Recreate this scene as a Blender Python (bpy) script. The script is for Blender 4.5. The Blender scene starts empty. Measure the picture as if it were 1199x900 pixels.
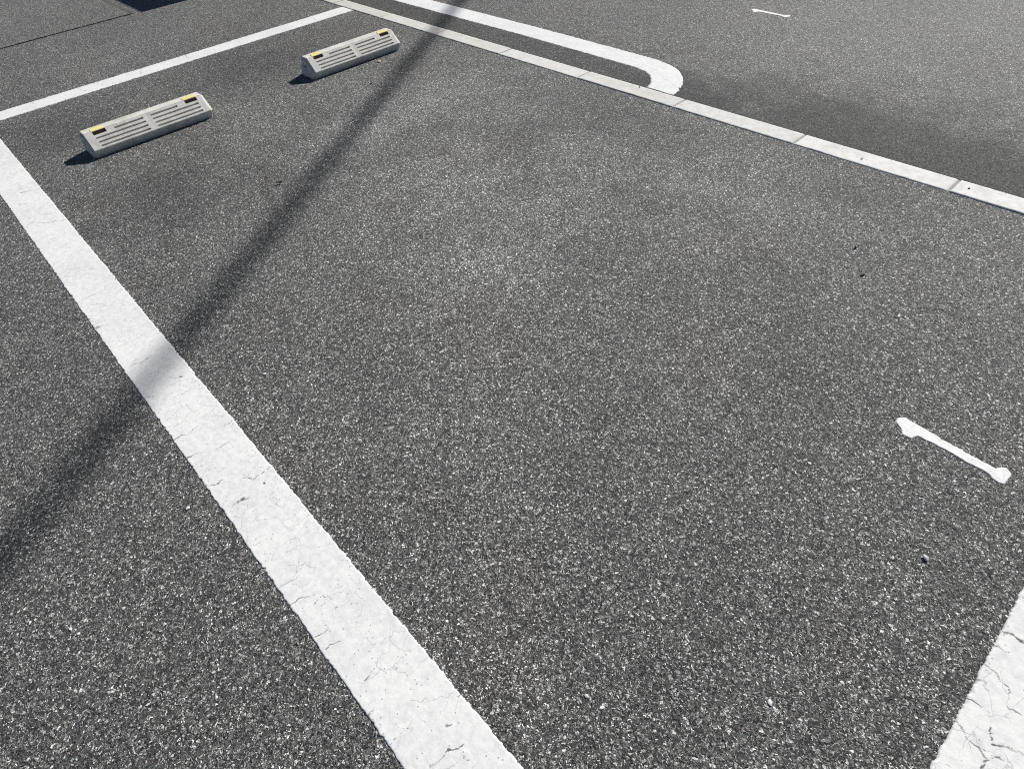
import bpy, bmesh, math, random
import numpy as np
from mathutils import Vector, Matrix

random.seed(7)
sc = bpy.context.scene
C = sc.collection

# ------------------------------------------------------------------ helpers
def tag(o, label=None, cat=None, group=None, kind=None):
    if label: o['label'] = label
    if cat: o['category'] = cat
    if group: o['group'] = group
    if kind: o['kind'] = kind
    return o

def link(name, me, mat=None, parent=None):
    o = bpy.data.objects.new(name, me)
    C.objects.link(o)
    if mat: me.materials.append(mat)
    if parent: o.parent = parent
    return o

def bm_obj(name, bm, mat, parent=None, smooth=False):
    bmesh.ops.recalc_face_normals(bm, faces=bm.faces)
    me = bpy.data.meshes.new(name)
    bm.to_mesh(me); bm.free()
    if smooth:
        for f in me.polygons: f.use_smooth = True
    return link(name, me, mat, parent)

def empty(name, loc=(0, 0, 0), rz=0):
    o = bpy.data.objects.new(name, None); C.objects.link(o)
    o.location = loc; o.rotation_euler = (0, 0, rz); o.empty_display_size = .1
    return o

def box(bm, x0, x1, y0, y1, z0, z1, bev=0):
    r = bmesh.ops.create_cube(bm, size=1)
    vs = r['verts']
    for v in vs:
        v.co = Vector(((x0+x1)/2+v.co.x*(x1-x0), (y0+y1)/2+v.co.y*(y1-y0), (z0+z1)/2+v.co.z*(z1-z0)))
    if bev:
        es = list({e for v in vs for e in v.link_edges})
        bmesh.ops.bevel(bm, geom=es, offset=bev, segments=2, affect='EDGES', profile=.6)

def tube(bm, pts, rad, seg=12):
    """pts: list of Vectors, rad: float or list"""
    rings = []
    for i, p in enumerate(pts):
        a = pts[max(i-1, 0)]; b = pts[min(i+1, len(pts)-1)]
        t = (b-a).normalized()
        n = t.orthogonal().normalized() if abs(t.z) > .9 else t.cross(Vector((0, 0, 1))).normalized()
        m = t.cross(n)
        r = rad[i] if isinstance(rad, (list, tuple)) else rad
        rings.append([bm.verts.new(p + n*(r*math.cos(2*math.pi*k/seg)) + m*(r*math.sin(2*math.pi*k/seg))) for k in range(seg)])
    for a, b in zip(rings, rings[1:]):
        for k in range(seg):
            bm.faces.new((a[k], a[(k+1) % seg], b[(k+1) % seg], b[k]))
    bm.faces.new(rings[0]); bm.faces.new(rings[-1])

# ---- numpy value noise, used to roughen real geometry
def vnoise(x, y, scale, seed):
    x = np.asarray(x, float)*scale; y = np.asarray(y, float)*scale
    xi = np.floor(x).astype(np.int64); yi = np.floor(y).astype(np.int64)
    fx = x-xi; fy = y-yi
    fx = fx*fx*(3-2*fx); fy = fy*fy*(3-2*fy)
    def h(a, b):
        n = (a*374761393 + b*668265263 + seed*1442695041) & 0xffffffff
        n = ((n ^ (n >> 13))*1274126177) & 0xffffffff
        n = n ^ (n >> 16)
        return (n & 0xffff)/65535.0
    return (h(xi, yi)*(1-fx)+h(xi+1, yi)*fx)*(1-fy)+(h(xi, yi+1)*(1-fx)+h(xi+1, yi+1)*fx)*fy

def seg_dist(X, Y, pl):
    d = np.full(X.shape, 1e3)
    for (ax, ay), (bx, by) in zip(pl, pl[1:]):
        vx, vy = bx-ax, by-ay
        L = vx*vx+vy*vy+1e-12
        t = np.clip(((X-ax)*vx+(Y-ay)*vy)/L, 0, 1)
        d = np.minimum(d, np.hypot(X-ax-t*vx, Y-ay-t*vy))
    return d

# ------------------------------------------------------------------ node helper
class NT:
    def __init__(s, name):
        s.m = bpy.data.materials.new(name); s.m.use_nodes = True
        s.t = s.m.node_tree; s.t.nodes.clear()
        s.out = s.t.nodes.new('ShaderNodeOutputMaterial')
        s.b = s.t.nodes.new('ShaderNodeBsdfPrincipled')
        s.t.links.new(s.b.outputs[0], s.out.inputs[0])
    def n(s, typ, ins=None, **props):
        nd = s.t.nodes.new(typ)
        for k, v in props.items(): setattr(nd, k, v)
        for k, v in (ins or {}).items(): s.put(nd.inputs[k], v)
        return nd
    def put(s, sock, v):
        if isinstance(v, bpy.types.NodeSocket): s.t.links.new(v, sock)
        else: sock.default_value = v
    def math(s, op, a, b=0.0, c=None, clamp=False):
        nd = s.n('ShaderNodeMath', operation=op, use_clamp=clamp)
        s.put(nd.inputs[0], a); s.put(nd.inputs[1], b)
        if c is not None: s.put(nd.inputs[2], c)
        return nd.outputs[0]
    def vmath(s, op, a, b=(0, 0, 0)):
        nd = s.n('ShaderNodeVectorMath', operation=op)
        s.put(nd.inputs[0], a); s.put(nd.inputs[1], b)
        return nd.outputs['Value'] if op in ('DOT_PRODUCT', 'LENGTH') else nd.outputs[0]
    def ss(s, v, a, b, lo=0.0, hi=1.0):
        nd = s.n('ShaderNodeMapRange', interpolation_type='SMOOTHSTEP')
        for i, x in enumerate((v, a, b, lo, hi)): s.put(nd.inputs[i], x)
        return nd.outputs[0]
    def mix(s, f, a, b, blend='MIX'):
        nd = s.n('ShaderNodeMix', data_type='RGBA', blend_type=blend)
        s.put(nd.inputs[0], f); s.put(nd.inputs[6], a); s.put(nd.inputs[7], b)
        return nd.outputs[2]
    def noise(s, vec, scale, detail=2, rough=.5, dist=0):
        return s.n('ShaderNodeTexNoise', {'Vector': vec, 'Scale': scale, 'Detail': detail, 'Roughness': rough, 'Distortion': dist}).outputs[0]
    def pos(s):
        return s.n('ShaderNodeNewGeometry').outputs['Position']
    def obj(s):
        return s.n('ShaderNodeTexCoord').outputs['Object']
    def bump(s, h, dist, strength=1.0, normal=None):
        ins = {'Height': h, 'Distance': dist, 'Strength': strength}
        if normal is not None: ins['Normal'] = normal
        return s.n('ShaderNodeBump', ins).outputs[0]
    def fin(s, **kw):
        for k, v in kw.items(): s.put(s.b.inputs[k.replace('_', ' ')], v)
        return s.m
def G(v, a=1.0): return (v, v, v, a)

# ------------------------------------------------------------------ materials
# worn pale areas and darker oily or damp smudges of the bay: x, y, radius, strength
BLOTCHES = [(-3.96, 1.44, .60, -.30), (-2.75, .62, .55, -.17), (-1.90, 2.15, .50, -.20), (-1.50, 2.2, .35, -.15), (-2.70, .30, .40, -.18),
            (-3.95, .35, .45, -.22), (-3.2, 2.1, .3, -.15), (-.67, 2.36, .40, -.18), (-.56, 1.37, .45, -.10), (-1.64, 1.26, .75, .16),
            (-2.65, 1.42, .55, .16), (-3.09, 1.0, .40, .12), (-4.97, .9, .45, .18), (-1.0, 1.9, .50, .12), (-1.4, 3.6, .7, .08)]
def asphalt(name, tone=1.0, fine=1.0, main=True):
    m = NT(name)
    P = m.pos()
    sep = m.n('ShaderNodeSeparateXYZ', {0: P}); X, Y = sep.outputs[0], sep.outputs[1]
    wob = m.n('ShaderNodeTexNoise', {'Vector': P, 'Scale': 520.0, 'Detail': 1.0}).outputs['Color']
    wob2 = m.n('ShaderNodeTexNoise', {'Vector': P, 'Scale': 190.0, 'Detail': 0.0}).outputs['Color']
    PW = m.vmath('ADD', P, m.vmath('MULTIPLY', m.vmath('SUBTRACT', wob, (.5, .5, .5)), (.0032, .0032, 0)))
    PW = m.vmath('ADD', PW, m.vmath('MULTIPLY', m.vmath('SUBTRACT', wob2, (.5, .5, .5)), (.0095, .0095, 0)))
    # crushed stones of three sizes, each one a tilted facet of its own
    def stones(scale, seed):
        v = m.n('ShaderNodeTexVoronoi', {'Vector': m.vmath('ADD', PW, (seed, seed*.7, 0)), 'Scale': scale, 'Randomness': 1.0}, voronoi_dimensions='2D')
        loc = m.vmath('SUBTRACT', m.vmath('ADD', PW, (seed, seed*.7, 0)), v.outputs['Position'])
        cs = m.n('ShaderNodeSeparateColor', {0: v.outputs['Color']})
        sl = m.n('ShaderNodeSeparateXYZ', {0: loc})
        tilt = m.math('ADD', m.math('MULTIPLY', sl.outputs[0], m.math('SUBTRACT', cs.outputs[0], .5)),
                      m.math('MULTIPLY', sl.outputs[1], m.math('SUBTRACT', cs.outputs[1], .5)))
        return v.outputs['Distance'], cs.outputs[0], cs.outputs[1], cs.outputs[2], tilt
    s1, s2, s3 = 410.0*fine, 232.0*fine, 145.0*fine
    d1, r1, g1, b1, t1 = stones(s1, 0.0)
    d2, r2, g2, b2, t2 = stones(s2, 3.1)
    d3, r3, g3, b3, t3 = stones(s3, 7.7)
    dome1 = m.ss(d1, .70, .35); dome2 = m.ss(d2, .52, .36); dome3 = m.ss(d3, .46, .34)
    big = m.math('MULTIPLY', m.ss(r2, .42, .44), dome2)            # where a coarse stone stands out
    huge = m.math('MULTIPLY', m.ss(r3, .93, .94), dome3)           # and a still larger one
    h1 = m.math('ADD', m.math('MULTIPLY', dome1, m.math('MULTIPLY_ADD', b1, .8, .1)), m.math('MULTIPLY', t1, s1*3.4))
    h2 = m.math('ADD', dome2, m.math('MULTIPLY', t2, s2*3.2))
    h3 = m.math('ADD', dome3, m.math('MULTIPLY', t3, s3*2.6))
    h = m.math('ADD', m.math('MULTIPLY', h1, m.math('MULTIPLY_ADD', big, -.8, 1.0)), m.math('MULTIPLY', m.math('MULTIPLY', h2, big), 1.2))
    h = m.math('ADD', m.math('MULTIPLY', h, m.math('MULTIPLY_ADD', huge, -.8, 1.0)), m.math('MULTIPLY', m.math('MULTIPLY', h3, huge), 1.4))
    h = m.math('ADD', h, m.math('MULTIPLY', m.noise(P, 90.0, 3), 1.1))
    h = m.math('ADD', h, m.math('MULTIPLY', m.noise(P, 800.0, 1, .7), .8))
    nrm = m.bump(h, .0016, 1.0)
    # albedo: mostly grey, some pale, a few nearly white chips, dark binder between
    ramp = m.n('ShaderNodeValToRGB', {0: b1}).outputs[0]
    cr = ramp.node.color_ramp
    cr.elements[0].position = 0; cr.elements[0].color = (.028, .028, .028, 1)
    cr.elements[1].position = 1; cr.elements[1].color = (.60, .60, .57, 1)
    for p_, c_ in ((.30, .05), (.60, .11), (.78, .20), (.89, .36), (.95, .56)):
        e = cr.elements.new(p_); e.color = (c_, c_*1.0, c_*.955, 1)
    ramp2 = m.n('ShaderNodeValToRGB', {0: b2}).outputs[0]; cr = ramp2.node.color_ramp
    cr.elements[0].position = 0; cr.elements[0].color = (.026, .026, .026, 1)
    cr.elements[1].position = 1; cr.elements[1].color = (.66, .66, .63, 1)
    for p_, c_ in ((.30, .040), (.5, .085), (.74, .15), (.89, .28), (.965, .52)):
        e = cr.elements.new(p_); e.color = (c_, c_*1.0, c_*.955, 1)
    col = m.mix(m.math('MULTIPLY', m.ss(d1, .45, .62), .7), ramp, (.035, .035, .035, 1))
    col = m.mix(big, col, ramp2)
    col = m.mix(huge, col, m.mix(m.ss(b3, .3, .95), (.09, .088, .084, 1), (.50, .50, .48, 1)))
    # rare brown stones
    col = m.mix(m.math('MULTIPLY', m.ss(g1, .975, .98), .45), col, (.12, .07, .055, 1))
    # wear, dust and tyre film: broad soft differences of the surface itself
    P2 = m.vmath('MULTIPLY', P, (1, 1, 0))
    n1 = m.noise(P2, .9, 3, .55); n2 = m.noise(P2, 3.2, 4, .6); n3 = m.noise(P2, 14.0, 3, .6)
    w = m.math('ADD', m.math('MULTIPLY', m.math('SUBTRACT', n1, .5), .55), m.math('MULTIPLY', m.math('SUBTRACT', n2, .5), .42))
    w = m.math('ADD', w, m.math('MULTIPLY', m.math('SUBTRACT', n3, .5), .40))
    w = m.math('ADD', w, 1.0)
    grain = m.noise(P2, 75.0, 2, .6)
    w = m.math('ADD', w, m.math('MULTIPLY', m.math('SUBTRACT', grain, .5), .75))
    if main:
        pj = m.vmath('ADD', P2, m.vmath('MULTIPLY', m.vmath('SUBTRACT', m.n('ShaderNodeTexNoise', {'Vector': P2, 'Scale': 3.5, 'Detail': 5.0, 'Roughness': .65}).outputs['Color'], (.5, .5, .5)), (1.1, 1.1, 0)))
        for bx_, by_, br_, ba_ in BLOTCHES:
            dd = m.vmath('LENGTH', m.vmath('SUBTRACT', pj, (bx_, by_, 0)))
            w = m.math('MULTIPLY', w, m.math('MULTIPLY_ADD', m.ss(dd, br_, br_*.15), ba_, 1.0))
        band = m.math('ADD', Y, m.math('MULTIPLY', m.math('SUBTRACT', n2, .5), .9))
        band = m.math('ADD', band, m.math('MULTIPLY', m.math('SUBTRACT', n3, .5), .35))
        band = m.math('SUBTRACT', band, m.math('MULTIPLY', m.ss(X, -1.8, -.5), .28))
        stain = m.math('MULTIPLY', m.math('MULTIPLY', m.math('POWER', m.ss(band, 3.30, 2.52), 1.3), m.ss(Y, 2.5, 2.56)), m.ss(X, -2.3, -1.55))
        gap = m.math('MULTIPLY', m.math('MULTIPLY', m.ss(Y, 2.52, 2.56), m.ss(Y, 2.96, 2.86)), m.ss(X, -1.6, -1.9))
        # darker film where wheels stand in front of the two stops
        film = m.math('MULTIPLY', m.ss(m.math('ABSOLUTE', m.math('ADD', X, 3.95)), .55, .15), m.ss(n2, .40, .62))
        dust = m.math('MULTIPLY', m.ss(m.math('ABSOLUTE', m.math('ADD', X, 2.0)), 1.9, .5), m.ss(m.math('ABSOLUTE', m.math('ADD', Y, -1.55)), 1.3, .3))
        dust = m.math('MULTIPLY', dust, m.ss(n2, .30, .62))
        w = m.math('MULTIPLY', w, m.math('MULTIPLY_ADD', dust, .28, 1.0))
        w = m.math('MULTIPLY', w, m.math('MULTIPLY_ADD', stain, -.74, 1.0))
        w = m.math('MULTIPLY', w, m.math('MULTIPLY_ADD', gap, -.46, 1.0))
        w = m.math('MULTIPLY', w, m.math('MULTIPLY_ADD', film, -.12, 1.0))
    hsv = m.vmath('SCALE', col)
    m.put(hsv.node.inputs['Scale'], m.math('MULTIPLY', w, 1.52*tone))
    col = hsv
    tint = m.ss(m.noise(P2, 2.1, 2), .52, .70)
    col = m.mix(m.math('MULTIPLY', tint, .55), col, (1.06, .985, .97, 1), 'MULTIPLY')
    return m.fin(Base_Color=col, Roughness=m.math('MULTIPLY_ADD', g1, .2, .62), Normal=nrm, Specular_IOR_Level=.42)

CR_A= [[(-3.3521, 0.0333), (-3.3399, 0.065)], [(-3.3051, 0.0724), (-3.3184, 0.0915), (-3.3168, 0.1102)], [(-3.24, 0.0012), (-3.2115, 0.025), (-3.2164, 0.0538), (-3.2184, 0.0729)], [(-3.0742, -0.0135), (-3.0664, 0.0201), (-3.0645, 0.0451), (-3.0333, 0.0792)], [(-3.0097, -0.0338), (-3.0213, -0.0038), (-2.9712, 0.0388), (-2.9238, 0.1098)], [(-3.3513, 0.0415), (-3.3199, 0.1082)], [(-2.2762, -0.035), (-2.2849, 0.0276)], [(-2.2473, -0.0434), (-2.2132, 0.0215)], [(-2.0763, -0.0366), (-2.0808, -0.0008)], [(-2.7314, -0.0053), (-2.7077, 0.0365)], [(-2.0797, -0.0356), (-2.081, 0.0016)], [(-1.812, -0.0335), (-1.7933, 0.0152), (-1.7968, 0.046)], [(-1.645, 0.038), (-1.634, 0.0801)], [(-1.6297, -0.0355), (-1.6183, -0.0147)], [(-1.5402, -0.0384), (-1.5427, -0.0184)], [(-1.4102, -0.0363), (-1.4, 0.008), (-1.4049, 0.029)], [(-1.2906, 0.0317), (-1.285, 0.0705)], [(-1.3541, 0.0835), (-1.3559, 0.1078)], [(-1.4536, -0.0172), (-1.4567, 0.0125)], [(-1.5381, 0.094), (-1.5356, 0.1072)], [(-1.1932, -0.0353), (-1.1815, 0.0006)], [(-1.1501, 0.0438), (-1.1303, 0.0569), (-1.1314, 0.0838), (-1.1316, 0.1039)], [(-1.3539, 0.0868), (-1.3565, 0.1076)], [(-0.958, -0.0321), (-0.9553, -0.0143)], [(-1.0938, -0.0151), (-1.0904, 0.021)], [(-1.0902, 0.0692), (-1.1045, 0.0798)], [(-0.8179, -0.033), (-0.8131, 0.0023)], [(-0.7693, -0.0366), (-0.7562, 0.0022)], [(-0.7349, 0.0014), (-0.7359, 0.0224), (-0.7147, 0.0361)], [(-0.6671, -0.0357), (-0.6647, -0.0061)], [(-0.6369, -0.0287), (-0.6305, 0.0011)], [(-0.7365, 0.0555), (-0.7192, 0.0688)], [(-0.5272, -0.0069), (-0.5307, 0.0205)], [(-0.4346, 0.0361), (-0.417, 0.0453), (-0.4205, 0.0593)], [(-0.4748, -0.0366), (-0.4702, -0.0263)], [(-0.3986, -0.0336), (-0.4019, -0.0153), (-0.4036, -0.0061)], [(-0.3228, -0.003), (-0.321, 0.017), (-0.3236, 0.0327), (-0.3084, 0.0589)], [(-0.2971, 0.0493), (-0.2902, 0.0435), (-0.2827, 0.0537)], [(-0.3778, 0.1057), (-0.3778, 0.1145)], [(-0.35, 0.0542), (-0.3484, 0.067)], [(-0.393, 0.0269), (-0.3807, 0.034)]]
CR_R= [[(0.2668, 0.9282), (0.279, 0.9278), (0.3031, 0.9345)], [(0.2659, 0.8884), (0.2903, 0.8927)], [(0.2668, 0.761), (0.2832, 0.7638), (0.2952, 0.7623), (0.3103, 0.7455), (0.3196, 0.7235), (0.3274, 0.7111), (0.3448, 0.7239), (0.3649, 0.7344)], [(0.2686, 0.7082), (0.2895, 0.6928), (0.3085, 0.6917), (0.325, 0.681), (0.3227, 0.6615)], [(0.2687, 0.6232), (0.2908, 0.6287)], [(0.2697, 0.8419), (0.2896, 0.8354), (0.3153, 0.8271), (0.3208, 0.8215)], [(0.325, 0.681), (0.3384, 0.6998)], [(0.3232, 0.7908), (0.3454, 0.7973)]]
CR_U= [[(-3.2392, 2.8819), (-3.2662, 2.9643)], [(-3.0766, 2.8409), (-3.0921, 2.9262)], [(-3.9339, 2.8142), (-3.9723, 2.8944)], [(-3.6793, 2.8639), (-3.7208, 2.9605)], [(-3.5667, 2.8599), (-3.5686, 2.9457)]]
CR_F= [[(-4.5465, 2.3153), (-4.488, 2.2988)], [(-4.4939, 2.202), (-4.4256, 2.1941)], [(-4.531, 0.9892), (-4.3939, 0.9575)], [(-4.5434, 0.6194), (-4.4199, 0.6478)], [(-4.5997, 1.7344), (-4.4932, 1.7238)], [(-4.5817, 1.2848), (-4.4559, 1.2803)], [(-4.605, 0.7371), (-4.502, 0.7304)]]
ONE= [(-0.0888, 1.3021), (-0.0896, 1.313), (-0.0852, 1.3207), (-0.0788, 1.3252), (-0.0507, 1.323), (-0.0314, 1.3215), (0.0173, 1.3169), (0.0837, 1.3129), (0.1298, 1.311), (0.1378, 1.3223), (0.1451, 1.3284), (0.1569, 1.323), (0.1571, 1.3059), (0.155, 1.2839), (0.1482, 1.2802), (0.1342, 1.2839), (0.1245, 1.2919), (0.077, 1.2906), (0.0563, 1.2935), (0.005, 1.2957), (-0.0361, 1.294), (-0.041, 1.2865), (-0.0444, 1.2755), (-0.0597, 1.2736), (-0.0684, 1.289)]

def paint_mat(name, base=.80, craze=1.0):
    m = NT(name); P = m.pos()
    a = m.n('ShaderNodeAttribute', attribute_name='crack').outputs['Fac']
    e = m.n('ShaderNodeAttribute', attribute_name='edge').outputs['Fac']
    mott = m.math('ADD', m.math('MULTIPLY', m.noise(P, 55.0, 4, .65), .6), m.math('MULTIPLY', m.noise(P, 5.0, 3, .6), .4))
    col = m.mix(m.ss(mott, .36, .62), (base*.84, base*.85, base*.85, 1), (base, base, base*.985, 1))
    # grey rubbed-in dirt: streaks and small pinholes
    scuff = m.math('MULTIPLY', m.ss(m.noise(m.vmath('MULTIPLY', P, (1, .35, 1)), 30.0, 5, .7), .57, .78), .5)
    col = m.mix(scuff, col, (.42, .43, .44, 1))
    pin = m.n('ShaderNodeTexVoronoi', {'Vector': P, 'Scale': 120.0}, voronoi_dimensions='2D')
    pc = m.n('ShaderNodeSeparateColor', {0: pin.outputs['Color']}).outputs[0]
    pin = m.math('MULTIPLY', m.ss(pin.outputs['Distance'], .22, .12), m.ss(pc, .93, .94))
    col = m.mix(m.math('MULTIPLY', pin, .6), col, G(.12))
    # hairline crazing
    wv = m.n('ShaderNodeTexNoise', {'Vector': P, 'Scale': 24.0, 'Detail': 3.0}).outputs['Color']
    PW = m.vmath('ADD', m.vmath('MULTIPLY', P, (1.0, .55, 1)), m.vmath('MULTIPLY', m.vmath('SUBTRACT', wv, (.5, .5, .5)), (.045, .045, 0)))
    cz = m.n('ShaderNodeTexVoronoi', {'Vector': PW, 'Scale': 30.0}, voronoi_dimensions='2D', feature='DISTANCE_TO_EDGE').outputs[0]
    cz = m.math('MULTIPLY', m.ss(cz, .034, .008), m.ss(m.noise(P, 9.0, 3), .44, .62))
    col = m.mix(m.math('MULTIPLY', cz, .34*craze), col, G(.25))
    col = m.mix(m.math('MULTIPLY', m.ss(a, .12, .8), .85), col, G(.035))
    col = m.mix(m.math('MULTIPLY', e, .5), col, G(.25))
    h = m.math('ADD', m.math('MULTIPLY', m.noise(P, 190.0, 3, .6), .9), m.math('MULTIPLY', cz, -.5*craze))
    return m.fin(Base_Color=col, Roughness=.75, Normal=m.bump(h, .0007, .6), Specular_IOR_Level=.2)

def concrete_mat(name, c, warm=.96, dirt=.35, joint_dirt=False):
    m = NT(name); P = m.pos(); O = m.obj()
    n = m.noise(P, 28.0, 5, .6); n2 = m.noise(P, 6.0, 3, .6); n3 = m.noise(P, 260.0, 2, .6)
    col = m.mix(m.ss(n, .35, .65), (c*.86, c*.86*(.72+.28*warm), c*warm*.85, 1), (c, c*(.72+.28*warm), c*warm, 1))
    col = m.mix(m.math('MULTIPLY', m.ss(n2, .5, .72), dirt), col, (c*.55, c*.55, c*.5, 1))
    pits = m.n('ShaderNodeTexVoronoi', {'Vector': P, 'Scale': 150.0})
    pc = m.n('ShaderNodeSeparateColor', {0: pits.outputs['Color']}).outputs[0]
    pit = m.math('MULTIPLY', m.ss(pits.outputs['Distance'], .32, .15), m.ss(pc, .90, .92))
    col = m.mix(m.math('MULTIPLY', pit, .65), col, G(.10))
    h = m.math('ADD', m.math('MULTIPLY', n3, .6), m.math('SUBTRACT', m.math('MULTIPLY', n, .8), pit))
    return m.fin(Base_Color=col, Roughness=.85, Normal=m.bump(h, .0012, .7), Specular_IOR_Level=.3)

def plain(name, rgb, rough=.6, metal=0.0, nz=.15, sc_=20.0):
    m = NT(name); P = m.obj()
    n = m.ss(m.noise(P, sc_, 4, .6), .3, .7)
    col = m.mix(n, (rgb[0]*(1-nz), rgb[1]*(1-nz), rgb[2]*(1-nz), 1), (rgb[0], rgb[1], rgb[2], 1))
    return m.fin(Base_Color=col, Roughness=rough, Metallic=metal, Normal=m.bump(n, .0006, .4))

M_asph = asphalt('asphalt')
M_patch = asphalt('asphalt_older', tone=1.1, fine=1.15, main=False)
M_paint = paint_mat('road_paint', .78)
M_paint2 = paint_mat('numeral_paint', .82, craze=0.0)
M_kerb = [concrete_mat('kerb_concrete_%d' % i, c, w, .22) for i, (c, w) in enumerate(((.66, .935), (.69, .95), (.60, .92), (.75, .97)))]
M_stop = concrete_mat('stop_concrete', .68, .915, .5)
M_mortar = concrete_mat('mortar', .36, .95, .5)
M_seal = concrete_mat('joint_filler', .10, .85, .4)
M_yel = plain('yellow_reflector', (.95, .83, .30), .35, nz=.12)
M_amber = plain('amber_lens', (.07, .03, .006), .3)
M_wpeb = concrete_mat('white_stone', .72, .97, .1)
M_dpeb = concrete_mat('dark_stone', .05, .95, .1)
M_leaf = plain('dry_leaf', (.10, .05, .03), .8)
M_rub = plain('cable_rubber', (.02, .02, .02), .6)
M_pole = concrete_mat('pole_concrete', .38, .95, .3)
M_steel = plain('painted_steel', (.42, .43, .40), .45)

# ------------------------------------------------------------------ ground
bm = bmesh.new()
bmesh.ops.create_grid(bm, x_segments=1, y_segments=1, size=150)
tag(bm_obj('asphalt_ground', bm, M_asph), kind='structure')

# older, slightly higher layer of asphalt beyond the parking bay
bm = bmesh.new()
edge = []
for k in range(0, 61):
    y = -6.0 + (1.405+6.0)*k/60
    edge.append((-5.84 + (-5.903+5.84)*k/60 + random.uniform(-.0025, .0025), y))
for k in range(1, 41):
    x = -5.903 - 6.0*k/40
    edge.append((x, 1.405-.012*k/40*3 + random.uniform(-.003, .003)))
edge += [(-11.9, -6.0)]
vs = [bm.verts.new((x, y, .006)) for x, y in edge]
f = bm.faces.new(vs)
r = bmesh.ops.extrude_face_region(bm, geom=[f])
for v in r['geom']:
    if isinstance(v, bmesh.types.BMVert): v.co.z = -.02
tag(bm_obj('asphalt_patch_ground', bm, M_patch), kind='structure')
# pale filled joint along the patch's other side
bm = bmesh.new()
for k in range(40):
    x0 = -5.915-.1*k; a = .016+.012*vnoise(k, 0, .3, 3)
    q = [(x0, 1.405-.0009*k), (x0-.1, 1.405-.0009*(k+1)), (x0-.1, 1.405+.032-.0009*(k+1)), (x0, 1.405+.032-.0009*k)]
    bm.faces.new([bm.verts.new((x, y, .004)) for x, y in q])
bmesh.ops.remove_doubles(bm, verts=bm.verts, dist=1e-5)
tag(bm_obj('sealed_joint_ground', bm, M_seal), kind='structure')

# ------------------------------------------------------------------ painted markings as real, 3 mm thick, cracked coats
def paint_coat(name, x0, x1, y0, y1, sdf, res, mat, cracks=(), thick=.0018, rag=.0024, seed=1, extra_cracks=None, cw=.0010):
    nx = int(round((x1-x0)/res))+1; ny = int(round((y1-y0)/res))+1
    X, Y = np.meshgrid(np.linspace(x0, x1, nx), np.linspace(y0, y1, ny), indexing='ij')
    d = sdf(X, Y)
    d = d + rag*((vnoise(X, Y, 190, seed)-.5)*1.0 + (vnoise(X, Y, 110, seed+13)-.5)*1.0 + (vnoise(X, Y, 60, seed+1)-.5)*.9 + (vnoise(X, Y, 17, seed+2)-.5)*.5)
    chip = np.maximum(vnoise(X, Y, 95, seed+3)-.80, 0)*5*rag*2.2
    d = d-chip*(d < .012)
    z = thick*np.clip((d+.0006)/.0022, 0, 1)
    z = z + (vnoise(X, Y, 150, seed+4)-.5)*.00025*(d > 0) + (vnoise(X, Y, 60, seed+5)-.5)*.0003*(d > 0)
    cr = np.zeros(X.shape)
    pls = list(cracks) + list(extra_cracks or [])
    wx = (vnoise(X, Y, 70, seed+6)-.5)*.010+(vnoise(X, Y, 200, seed+8)-.5)*.004
    wy = (vnoise(X, Y, 70, seed+7)-.5)*.010+(vnoise(X, Y, 200, seed+9)-.5)*.004
    for k, pl in enumerate(pls):
        xs = [p[0] for p in pl]; ys = [p[1] for p in pl]
        i0 = max(int((min(xs)-.02-x0)/res), 0); i1 = min(int((max(xs)+.02-x0)/res)+1, nx)
        j0 = max(int((min(ys)-.02-y0)/res), 0); j1 = min(int((max(ys)+.02-y0)/res)+1, ny)
        if i1 <= i0 or j1 <= j0: continue
        sl = (slice(i0, i1), slice(j0, j1))
        dd = seg_dist(X[sl]+wx[sl], Y[sl]+wy[sl], pl)
        wdt = cw*(.55+1.1*vnoise(X[sl], Y[sl], 45, seed+20+k))
        cr[sl] = np.maximum(cr[sl], np.clip(1.6-dd/wdt, 0, 1)*(.35+.65*vnoise(X[sl], Y[sl], 22, seed+60)))
    z = np.where(d > -.0004, z - cr*thick*.15, z)
    z = np.where(d <= -.0006, -.0025, z)
    # keep only cells that touch the coat
    keepv = d > -.0006-res*1.5
    kc = keepv[:-1, :-1] & keepv[1:, :-1] & keepv[:-1, 1:] & keepv[1:, 1:]
    idx = np.arange(nx*ny).reshape(nx, ny)
    q = np.stack([idx[:-1, :-1][kc], idx[1:, :-1][kc], idx[1:, 1:][kc], idx[:-1, 1:][kc]], 1)
    used, inv = np.unique(q, return_inverse=True); q = inv.reshape(q.shape).astype(np.int32)
    co = np.stack([X.ravel()[used], Y.ravel()[used], z.ravel()[used]], 1).astype(np.float32)
    me = bpy.data.meshes.new(name)
    me.vertices.add(len(co)); me.vertices.foreach_set('co', co.ravel())
    me.loops.add(q.size); me.loops.foreach_set('vertex_index', q.ravel())
    me.polygons.add(len(q)); me.polygons.foreach_set('loop_start', np.arange(0, q.size, 4, dtype=np.int32))
    me.polygons.foreach_set('loop_total', np.full(len(q), 4, dtype=np.int32))
    me.update(calc_edges=True)
    for nm, arr in (('crack', cr), ('edge', np.clip(1-d/.0022, 0, 1))):
        at = me.attributes.new(nm, 'FLOAT', 'POINT'); at.data.foreach_set('value', arr.ravel()[used].astype(np.float32))
    return link(name, me, mat)

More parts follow.
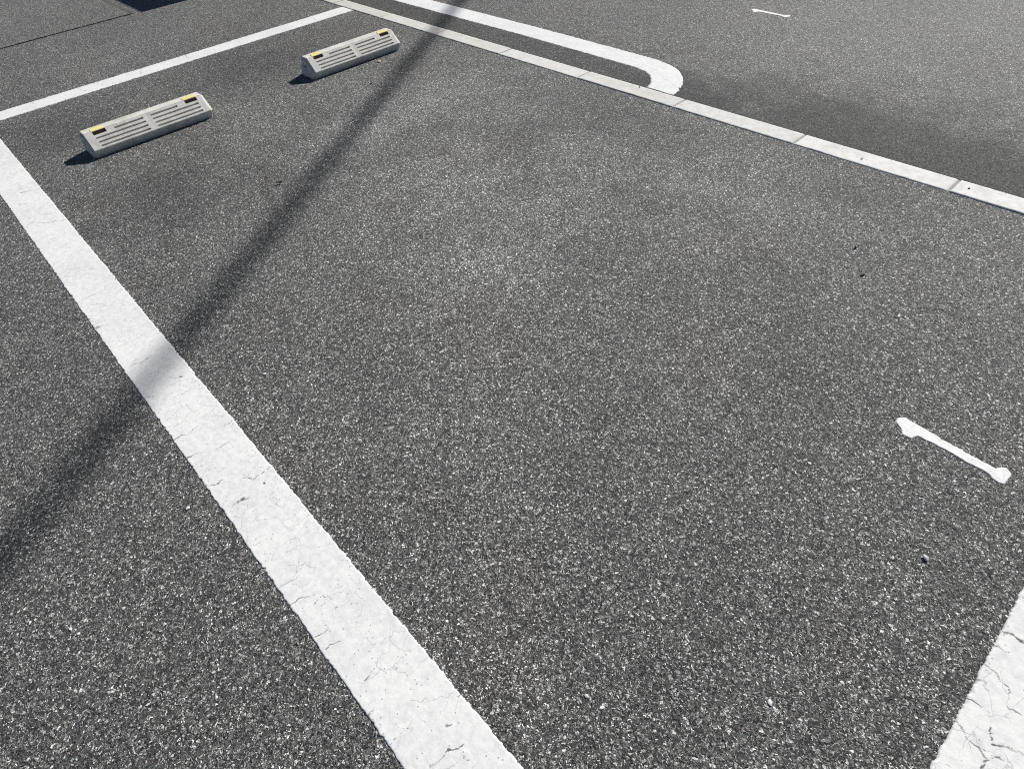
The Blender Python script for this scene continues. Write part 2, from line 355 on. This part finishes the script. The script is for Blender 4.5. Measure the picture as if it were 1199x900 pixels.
def rnd_cracks(n, x0, x1, y0, y1, seed, transverse='y', mind=.02, maxd=.09):
    rg = random.Random(seed); out = []
    for _ in range(n):
        L = rg.uniform(mind, maxd); x = rg.uniform(x0, x1); y = rg.uniform(y0, y1)
        if rg.random() < .45: y = rg.choice((y0, y1)) if transverse == 'y' else y
        if rg.random() < .45 and transverse == 'x': x = rg.choice((x0, x1))
        sgn = rg.choice((-1, 1)); pl = [(x, y)]
        for _k in range(4):
            if transverse == 'y': y += sgn*L/4; x += rg.uniform(-.35, .35)*L/4
            else: x += sgn*L/4; y += rg.uniform(-.35, .35)*L/4
            pl.append((x, y))
        out.append(pl)
    return out

def strip(axis, a, b):
    def f(X, Y):
        v = Y if axis == 'y' else X
        return np.minimum(v-a, b-v)
    return f

o = paint_coat('parking_line', -4.395, .262, -.046, .119, strip('y', -.0385, .1118), .0021, M_paint, CR_A, seed=11,
               extra_cracks=rnd_cracks(8, -4.3, -2.3, -.038, .11, 5)+rnd_cracks(4, -2.3, -.4, -.038, .11, 8, mind=.01, maxd=.05))
tag(o, 'wide white painted line on the left of the bay, crossed by the blurred shadow', 'painted line')

def sdf_front(X, Y):
    c = -4.477+.004*(Y-1.2)*0
    return np.minimum(X-(-4.552), -4.402-X)
o = paint_coat('parking_line', -4.56, -4.394, -1.2, 2.484, sdf_front, .0035, M_paint, CR_F, seed=31, rag=.0035,
               extra_cracks=rnd_cracks(12, -4.55, -4.40, -.3, 2.4, 15, 'x', .02, .06), cw=.0010)
tag(o, 'white painted line behind the two wheel stops, meeting the kerb stones at its far end', 'painted line')

o = paint_coat('parking_line', .262, .424, -.3, 2.484, strip('x', .2679, .418), .0026, M_paint, CR_R, seed=47,
               extra_cracks=rnd_cracks(14, .27, .41, .3, 1.1, 25, 'x', .015, .06), cw=.0013)
tag(o, 'cracked white painted line cut off by the bottom right corner, below the numeral', 'painted line')

UC = [(-7.2, 2.882), (-3.0, 2.881), (-2.25, 2.868), (-2.08, 2.862), (-1.99, 2.845), (-1.925, 2.812), (-1.872, 2.762), (-1.833, 2.705), (-1.806, 2.64), (-1.80, 2.60)]
def sdf_u(X, Y):
    w = .077 + .004*vnoise(X, Y, 3, 5)
    return np.minimum(w-seg_dist(X, Y, UC), Y-2.606)
o = paint_coat('curved_parking_line', -6.2, -1.70, 2.604, 2.965, sdf_u, .004, M_paint, CR_U, seed=71, rag=.004,
               extra_cracks=rnd_cracks(8, -4.2, -2.2, 2.80, 2.95, 35), cw=.0012)
tag(o, 'white painted line that bends round and ends against the kerb stones', 'painted line')

def poly_sdf(P):
    P = [tuple(p) for p in P]
    def f(X, Y):
        d = seg_dist(X, Y, P+[P[0]])
        ins = np.zeros(X.shape, bool)
        for (ax, ay), (bx, by) in zip(P, P[1:]+[P[0]]):
            c = ((ay > Y) != (by > Y)) & (X < (bx-ax)*(Y-ay)/(by-ay+1e-12)+ax)
            ins ^= c
        return np.where(ins, d, -d)+.0034
    return f
o = paint_coat('painted_numeral', -.10, .17, 1.262, 1.34, poly_sdf(ONE), .0016, M_paint2, (), thick=.0016, rag=.0016, seed=91)
tag(o, 'thin white painted number 1 at the mouth of the bay, near the right edge', 'painted number')
cx, cy = -1.993, 3.952
ONE2 = [(-1.0*0+cx+(x-.034), cy+(y-1.303)) for x, y in ONE]
o = paint_coat('painted_numeral', cx-.14, cx+.14, cy-.05, cy+.05, poly_sdf(ONE2), .002, M_paint2, (), thick=.0016, rag=.0016, seed=97)
tag(o, 'small far white painted number 1 in the neighbouring bay beyond the kerb stones', 'painted number')

# ------------------------------------------------------------------ kerb stones
KY0, KY1, J0, PITCH = 2.4881, 2.5958, -4.078, .61
def kerb_stone(k, mat, gap=.008, gl=None):
    x0 = J0+PITCH*k+gap/2; x1 = J0+PITCH*(k+1)-(gl or gap)/2
    bm = bmesh.new()
    nx, ny = 60, 12
    W_ = KY1-KY0; L_ = x1-x0
    ztop = .0036+.0006*math.sin(k*2.3); tilt = .0006*math.sin(k*1.7)
    def P(i, j):
        u, v = i/nx, j/ny
        # rounded arrises
        du = min(u*L_, (1-u)*L_); dv = min(v*W_, (1-v)*W_)
        r = .0028; e = min(du, dv)
        chip = .004*max(0, float(vnoise(x0+u*L_, v*W_, 40, 13+k))-.78)*4
        z = ztop + tilt*(v-.5)
        if e < 1e-6: z -= r*.9+chip*2
        zz = z + (float(vnoise(x0+u*L_, KY0+v*W_, 90, 3))-.5)*.0004
        jx = (float(vnoise(k*7.1+u*40, 1, 1, 5))-.5)*.0016 if dv < 1e-6 else 0
        return (x0+u*L_, KY0+v*W_+jx, zz)
    # non-uniform spacing: first and last rows sit 3 mm in
    us = [0, .003/L_]+[.003/L_+(1-.006/L_)*i/nx for i in range(1, nx)]+[1-.003/L_, 1]
    vs_ = [0, .003/W_]+[.003/W_+(1-.006/W_)*i/ny for i in range(1, ny)]+[1-.003/W_, 1]
    g = [[bm.verts.new(P(u*nx, v*ny)) for v in vs_] for u in us]
    for a, b in zip(g, g[1:]):
        for c in range(len(vs_)-1):
            bm.faces.new((a[c], b[c], b[c+1], a[c+1])).smooth = True
    rim = [r_[0] for r_ in g]+g[-1][1:]+[r_[-1] for r_ in g[::-1]][1:]+g[0][::-1][1:-1]
    low = [bm.verts.new((v.co.x, v.co.y, -.11)) for v in rim]
    n = len(rim)
    for i in range(n):
        bm.faces.new((rim[i], low[i], low[(i+1) % n], rim[(i+1) % n]))
    bm.faces.new(low[::-1])
    bmesh.ops.recalc_face_normals(bm, faces=bm.faces)
    me = bpy.data.meshes.new('kerb_stone'); bm.to_mesh(me); bm.free()
    return link('kerb_stone', me, mat)
# joints run at J0 + k*PITCH; stone k lies between joint k and k+1
KL = {
 -2: 'beige kerb stone beyond the corner of the bay, cut off by the top edge',
 -1: 'greyish kerb stone at the corner where the white line behind the wheel stops ends',
 0: 'cream kerb stone whose right end lies under the blurred diagonal shadow',
 1: 'cream kerb stone immediately right of the joint that the blurred shadow crosses',
 2: 'cream kerb stone immediately left of the stone that the curved white line runs into',
 3: 'cream kerb stone whose right end the curved white line runs into',
 4: 'pale kerb stone immediately right of the curved white line end',
 5: 'longest-looking pale kerb stone, with a dark dot, left of the wide mortar joint',
 6: 'pale kerb stone cut off by the right edge, after the wide mortar joint',
}
for k in range(-2, 7):
    o = kerb_stone(k, M_kerb[{-2: 2, -1: 2, 0: 0, 1: 0, 2: 1, 3: 0, 4: 1, 5: 3, 6: 3}[k]], gl=.012 if k == 5 else None)
    tag(o, KL[k], 'kerb stone', 'kerb stones laid flush in one row')
for k in (-5, -4, -3, 7, 8, 9):
    o = kerb_stone(k, M_kerb[1])
    tag(o, 'cream kerb stone continuing the flush row past the edge of the picture', 'kerb stone', 'kerb stones laid flush in one row')
bm = bmesh.new(); box(bm, J0-5*PITCH, J0+10*PITCH, KY0+.004, KY1-.004, -.1, .0012)
tag(bm_obj('kerb_bedding_ground', bm, M_mortar), kind='structure')

# ------------------------------------------------------------------ wheel stops
SL = math.hypot(.084, .06)
def make_stop():
    root = empty('wheel_stop')
    # local frame: +X = low front edge side, Y = 0..0.6 along the stop
    LEN = .588
    ub = sorted({0.0, .0035, .040, .041, .101, .139, .280, .316, .454, .496, .553, .558, LEN-.0035, LEN, .06, .09, .17, .20, .25, .37, .42, .52, .54, .02, .575, .30})
    # profile parameter: list of (x, z) going from the front bottom over the slope to the back bottom
    s_br = [.03, .115, .205, .327, .417, .55, .64, .765, .77, .86, .96]
    prof = [(0, -.01), (0, .001), (.0195, .0345), (.0198, .0372)]
    npre = len(prof)
    prof += [(.021-.072*s, .038+.062*s) for s in s_br]
    prof += [(-.0495, .0993), (-.0535, .1003), (-.07, .1004), (-.09, .1004), (-.103, .1002), (-.1075, .0988), (-.1095, .095), (-.146, .012), (-.1475, -.01)]
    np_ = len(prof)
    def depth(uc, sc_):
        for (a, b) in ((.115, .205), (.327, .417), (.55, .64)):
            if a < sc_ < b and (.041 < uc < .280 or .316 < uc < .553): return .042
        if .765 < sc_ < .86 and (.139 < uc < .280 or .316 < uc < .454): return .042
        if .765 < sc_ < .96 and (.040 < uc < .101 or .496 < uc < .558): return .012
        return 0
    bm = bmesh.new()
    rg = random.Random(3)
    cxp, czp = -.063, .04
    def base(i, j):
        x, z = prof[j]; u = ub[i]
        e = min(u, LEN-u)
        if e < 1e-6: x = cxp+(x-cxp)*.965; z = czp+(z-czp)*.965 if z > 0 else z
        # the ends flare out slightly towards the base
        fl = .002*(1-max(z, 0)/.1)
        if u < .03: u -= fl
        if u > LEN-.03: u += fl
        return Vector((x, u, z))
    V = [[bm.verts.new(base(i, j)) for j in range(np_)] for i in range(len(ub))]
    nrm = Vector((.062, 0, .072)).normalized()
    D = {}
    for i in range(len(ub)-1):
        for j in range(np_-1):
            D[i, j] = 0
            if npre <= j < npre+len(s_br)-1:
                D[i, j] = depth((ub[i]+ub[i+1])/2, (s_br[j-npre]+s_br[j-npre+1])/2)
    cache = {}
    def pv(i, j, d):
        if d == 0: return V[i][j]
        if (i, j, d) not in cache:
            # pockets keep a vertical draft so that the sun reaches only their upper walls
            cache[i, j, d] = bm.verts.new(V[i][j].co - nrm*d)
        return cache[i, j, d]
    for (i, j), d in D.items():
        bm.faces.new((pv(i, j, d), pv(i+1, j, d), pv(i+1, j+1, d), pv(i, j+1, d)))
        for (a, b, n_) in (((i+1, j), (i+1, j+1), (i+1, j)), ((i, j+1), (i+1, j+1), (i, j+1))):
            d2 = D.get(n_, 0)
            if n_ in D and d2 != d:
                q = [pv(*a, d), pv(*b, d), pv(*b, d2), pv(*a, d2)]
                bm.faces.new(q)
    # ends
    for i, sg in ((0, -1), (len(ub)-1, 1)):
        # a raised boss on each end face, set in from the arris
        ring = V[i]
        r1 = [bm.verts.new(Vector((-.063+(v.co.x+.063)*.93, v.co.y, .0+(v.co.z)*.93-.0005))) for v in ring]
        r2 = [bm.verts.new(Vector((-.063+(v.co.x+.063)*.97, v.co.y+sg*.0085, v.co.z*.975))) for v in r1]
        for ra, rb in ((ring, r1), (r1, r2)):
            for j in range(np_-1): bm.faces.new((ra[j], ra[j+1], rb[j+1], rb[j]))
            bm.faces.new((ra[-1], ra[0], rb[0], rb[-1]))
        bm.faces.new(r2)
    for j in range(1):
        for i in range(len(ub)-1):
            bm.faces.new((V[i][0], V[i+1][0], V[i+1][-1], V[i][-1]))
    bmesh.ops.recalc_face_normals(bm, faces=bm.faces)
    # weathered arrises
    for v in bm.verts:
        n = float(vnoise(v.co.y*9, v.co.z*9+v.co.x*5, 12, 8))-.5
        if v.co.z > .005: v.co += Vector((n*.0012, n*.0010, n*.0010))
    body = bm_obj('body', bm, M_stop, root)
    # hand-grip hollow in each end
    cutter_bm = bmesh.new()
    for yy in (-.010, LEN+.010):
        r = bmesh.ops.create_uvsphere(cutter_bm, u_segments=20, v_segments=12, radius=1)
        for v in r['verts']: v.co = Vector((-.075+v.co.x*.022, yy+v.co.y*.02, .058+v.co.z*.012))
    cm = bpy.data.meshes.new('cut'); cutter_bm.to_mesh(cm); cutter_bm.free()
    co = bpy.data.objects.new('cut', cm); C.objects.link(co)
    md = body.modifiers.new('b', 'BOOLEAN'); md.object = co; md.operation = 'DIFFERENCE'; md.solver = 'EXACT'
    dg = bpy.context.evaluated_depsgraph_get()
    nm = bpy.data.meshes.new_from_object(body.evaluated_get(dg)); body.modifiers.clear()
    body.data = nm
    bpy.data.objects.remove(co)
    # yellow reflectors: a domed hood lying over the arris with an amber lens in the pocket below it
    for (u0, u1) in ((.038, .103), (.494, .560)):
        bm = bmesh.new()
        N = 10
        rows = []
        path = [(-.0492, .0995), (-.0520, .1016), (-.059, .1028), (-.069, .1029), (-.079, .1023), (-.090, .1009)]
        for a, (x, z) in enumerate(path):
            t = a/(len(path)-1)
            w = (1-.0*t) if t < .35 else math.sqrt(max(1-((t-.35)/.68)**2, .05))
            rows.append([bm.verts.new((x, (u0+u1)/2+(k/N-.5)*(u1-u0)*w, z)) for k in range(N+1)])
        for a, b in zip(rows, rows[1:]):
            for k in range(N): bm.faces.new((a[k], a[k+1], b[k+1], b[k]))
        r = bmesh.ops.extrude_face_region(bm, geom=list(bm.faces))
        for v in r['geom']:
            if isinstance(v, bmesh.types.BMVert): v.co += Vector((-.001, 0, -.003))
        refl = bm_obj('reflector', bm, M_yel, root)
        bm = bmesh.new()
        p0 = Vector((.021-.072*.955, 0, .038+.062*.955))-nrm*.0005; p1 = Vector((.021-.072*.80, 0, .038+.062*.80))-nrm*.0105
        dirn = (p1-p0).normalized(); side = Vector((0, 1, 0)); nn = dirn.cross(side)
        q = [bm.verts.new(p0+side*(u0+.004)), bm.verts.new(p0+side*(u1-.004)), bm.verts.new(p1+side*(u1-.004)), bm.verts.new(p1+side*(u0+.004))]
        q2 = [bm.verts.new(v.co+nn*.002) for v in q]
        bm.faces.new(q); bm.faces.new(q2[::-1])
        for i in range(4): bm.faces.new((q[i], q[(i+1) % 4], q2[(i+1) % 4], q2[i]))
        ln = bm_obj('lens', bm, M_amber, refl)
    return root
def copy_tree(o, parent=None):
    c = o.copy(); C.objects.link(c); c.parent = parent
    for ch in list(o.children): copy_tree(ch, c)
    return c
st = make_stop()
st.location = (-3.436, .394, 0)
st2 = copy_tree(st)
st2.location = (-3.437, 1.606, 0); st2.rotation_euler.z = math.radians(.3)
tag(st, 'slotted grey concrete wheel stop with yellow reflectors, nearer the wide white line', 'wheel stop', 'slotted concrete wheel stops in the bay')
tag(st2, 'slotted grey concrete wheel stop with yellow reflectors, nearer the kerb stones', 'wheel stop', 'slotted concrete wheel stops in the bay')

# ------------------------------------------------------------------ loose stones and bits
def pebble(x, y, size, mat, seed, flat=.6, lon=1.3, rz=0, sink=.25, name='pebble'):
    bm = bmesh.new(); bmesh.ops.create_icosphere(bm, subdivisions=3, radius=.5)
    rg = random.Random(seed)
    pl = [(Vector((rg.uniform(-1, 1), rg.uniform(-1, 1), rg.uniform(-1, 1))).normalized(), rg.uniform(.30, .44)) for _ in range(9)]
    for v in bm.verts:
        for n, dd in pl:
            t = v.co.dot(n)
            if t > dd: v.co -= n*(t-dd)*.9
        v.co = Vector((v.co.x*lon*size, v.co.y*size, v.co.z*flat*size))
    o = bm_obj(name, bm, mat)
    o.location = (x, y, .001+size*flat*(.5-sink)*.8); o.rotation_euler.z = rz
    return o
PB = [
 (.109, .979, .0105, M_wpeb, .8, 1.5, 2.2, .1, 'white loose pebble with a dark shadow, between the numeral and the corner line'),
 (-3.356, 1.987, .016, M_wpeb, .6, 1.5, 1.5, .1, 'white chip of stone lying in front of the right half of the kerb-side wheel stop'),
 (-3.106, 1.762, .012, M_dpeb, .7, 1.2, .3, .1, 'tiny dark stone left of the blurred shadow, in front of the kerb-side wheel stop'),
 (-1.456, .259, .010, M_wpeb, .5, 1.3, .8, .3, 'white stone beside the wide white line, to the right of the shadow crossing'),
 (-1.169, -.097, .009, M_wpeb, .5, 1.3, 1.8, .3, 'white stone left of the wide white line, below the blurred shadow'),
 (-1.060, -.401, .007, M_wpeb, .5, 1.1, 0, .3, 'left one of two small white stones close together near the lower left edge'),
 (-1.036, -.392, .007, M_wpeb, .5, 1.1, .7, .3, 'right one of two small white stones close together near the lower left edge'),
 (-.5, 1.944, .008, M_dpeb, .9, 1.2, 1, .1, 'tiny dark stone in the open asphalt right of centre, the upper of two'),
 (-.417, 1.817, .009, M_dpeb, .7, 1.9, 1.2, .1, 'tiny dark stone in the open asphalt right of centre, the lower of two'),
 (-4.024, .656, .011, M_wpeb, .5, 1.2, .4, .3, 'white speck of stone between the near wheel stop and the line behind it'),
 (-.254, .744, .008, M_wpeb, .5, 1.4, 1.4, .3, 'white stone set in the asphalt between bay centre and the numeral'),
 (.031, .506, .008, M_wpeb, .5, 1.5, 2.4, .3, 'long white stone in the asphalt near the bottom edge, left of the corner line'),
 (-.757, 2.531, .007, M_dpeb, .5, 1.4, .4, .1, 'tiny dark grain lying on the kerb stone left of the wide mortar joint'),
 (-.371, 2.547, .007, M_dpeb, .5, 1.5, .9, .1, 'tiny dark grain lying on the kerb stone at the right edge'),
 (-1.905, 2.58, .008, M_dpeb, .5, 1.3, 1.9, .1, 'dark grain on the kerb stone at the inner corner of the curved white line'),
 (-.208, .278, .007, M_wpeb, .5, 1.3, .2, .3, 'white stone near the bottom edge, right of the wide white line'),
]
for i, (x, y, s, mt, fl, lo, rz, sk, lb) in enumerate(PB):
    o = pebble(x, y, s, mt, 40+i, fl, lo, rz, sk)
    if KY0 < y < KY1: o.location.z += .0035
    tag(o, lb, 'pebble', 'small loose stones')
# scrap of dry leaf
bm = bmesh.new()
g = [[bm.verts.new(((i-3)*.0042, (j-1.5)*.004*(1-abs(i-3)/3.6), .004+.0035*abs(j-1.5)+.002*math.sin(i*1.3))) for j in range(4)] for i in range(7)]
for a, b in zip(g, g[1:]):
    for j in range(3): bm.faces.new((a[j], b[j], b[j+1], a[j+1]))
r = bmesh.ops.extrude_face_region(bm, geom=list(bm.faces))
for v in r['geom']:
    if isinstance(v, bmesh.types.BMVert): v.co.z += .0004
o = bm_obj('dry_leaf', bm, M_leaf); o.location = (-2.481, .86, 0); o.rotation_euler.z = math.radians(55)
tag(o, 'tiny dark curled dry leaf on the asphalt between the near wheel stop and the shadow', 'leaf')

# ------------------------------------------------------------------ what casts the shadows, standing outside the frame
SUN_AZ = Vector((-.115, .993, 0)).normalized()
SUN_EL = math.radians(36.5)
# the cable climbs towards the nearer pole; its shadow runs straight across the bay
cot = 1/math.tan(SUN_EL)
cdir = Vector((.584, -.812, 0)).normalized()
g0 = Vector((-2.6, 1.255, 0))
def cable_at(d):
    t = (d+17)/36
    hh = 5.9+5.4*t-1.2*t*(1-t)
    p = g0+cdir*d+SUN_AZ*(hh*cot)
    return Vector((p.x, p.y, hh))
pts = [cable_at(-17+36*i/60) for i in range(61)]
PA, PBp = pts[0], pts[-1]
bm = bmesh.new(); tube(bm, pts, .032, 10)
tag(bm_obj('overhead_cable', bm, M_rub, smooth=True), 'thick black overhead cable bundle strung between two concrete poles, casting the blurred diagonal shadow', 'cable')
for p, lb in ((PA, 'round concrete utility pole carrying the low, far end of the overhead cable'), (PBp, 'taller round concrete utility pole carrying the high, near end of the overhead cable')):
    r = empty('utility_pole', (p.x, p.y, 0))
    T = p.z+.9
    bm = bmesh.new(); tube(bm, [Vector((.17, 0, z)) for z in (-.3, T*.25, T*.6, T)], [.17, .155, .135, .11], 24)
    bm_obj('shaft', bm, M_pole, r, True)
    bm = bmesh.new(); box(bm, -.7, .9, -.19, -.10, T-.5, T-.41, .008)
    a = bm_obj('crossarm', bm, M_steel, r)
    for q in (-.55, .45, .8):
        bm = bmesh.new(); tube(bm, [Vector((q, -.145, T-.408+z)) for z in (0, .04, .05, .1, .11, .16)], [.03, .03, .05, .05, .03, .03], 12)
        i_ = bm_obj('insulator', bm, M_wpeb, a, True)
    tag(r, lb, 'utility pole', 'poles carrying the overhead cable')

# made-up cabinet out of view, added to cast the top left shadow
r = empty('shadow_cabinet', (-7.5, 4.1, 0))
x0, x1, y0, y1, H = -1.3, 1.435, -1.01, .7, 1.2
bm = bmesh.new(); box(bm, x0, x1, y0, y1, .1, H, .01); bm_obj('housing', bm, M_steel, r)
bm = bmesh.new(); box(bm, x0-.03, x1+.002, y0-.002, y1+.03, -.05, .1, .01); bm_obj('plinth', bm, M_pole, r)
for k in range(2):
    a = x0+.06+k*1.31
    bm = bmesh.new(); box(bm, a, a+1.26, y0-.022, y0-.003, .16, H-.08, .004)
    d = bm_obj('door', bm, M_steel, r)
    bm = bmesh.new(); box(bm, a+(1.19 if k == 0 else .04), a+(1.22 if k == 0 else .07), y0-.06, y0-.0235, .6, .75, .006); bm_obj('handle', bm, M_rub, d)
tag(r, 'made-up grey steel cabinet, added out of view beyond the top left to cast the dark angular shadow', 'cabinet')

# ------------------------------------------------------------------ sky, sun, camera
w = bpy.data.worlds.new('World'); sc.world = w; w.use_nodes = True
nt = w.node_tree; bg = nt.nodes['Background']
sky = nt.nodes.new('ShaderNodeTexSky'); sky.sky_type = 'NISHITA'; sky.sun_disc = False; sky.air_density = .55; sky.dust_density = .1
sky.sun_elevation = SUN_EL; sky.sun_rotation = math.atan2(SUN_AZ.x, SUN_AZ.y)
nt.links.new(sky.outputs[0], bg.inputs[0]); bg.inputs[1].default_value = .05
sd = Vector((SUN_AZ.x*math.cos(SUN_EL), SUN_AZ.y*math.cos(SUN_EL), math.sin(SUN_EL)))
L = bpy.data.lights.new('sun', 'SUN'); L.energy = 5.0; L.angle = math.radians(.53); L.color = (1.0, .97, .915)
so = bpy.data.objects.new('sun', L); C.objects.link(so); so.rotation_euler = sd.to_track_quat('Z', 'Y').to_euler()
so.location = (-5, 8, 10)

cam = bpy.data.cameras.new('camera'); co = bpy.data.objects.new('camera', cam); C.objects.link(co)
rr = Vector((0.68621586, 0.7243697, -0.0663048)); uu = Vector((-0.49763598, 0.53399108, 0.68352905)); fw = Vector((-0.53053391, 0.43605282, -0.72690558))
co.matrix_world = Matrix(((rr.x, uu.x, -fw.x, 0), (rr.y, uu.y, -fw.y, 0), (rr.z, uu.z, -fw.z, 1.218), (0, 0, 0, 1)))
cam.sensor_width = 36; cam.sensor_fit = 'HORIZONTAL'; cam.lens = 701.45*36/1199
cam.clip_start = .05; cam.clip_end = 500
sc.camera = co
sc.view_settings.view_transform = 'Standard'; sc.view_settings.look = 'None'
sc.view_settings.exposure = .25; sc.view_settings.gamma = 1
sc.view_settings.use_curve_mapping = False
sc.render.engine = 'CYCLES'
sc.cycles.use_denoising = False
sc.cycles.pixel_filter_type = 'BLACKMAN_HARRIS'; sc.cycles.filter_width = 1.05
sc.cycles.max_bounces = 4; sc.cycles.diffuse_bounces = 3
sc.render.resolution_x = 1024; sc.render.resolution_y = 768
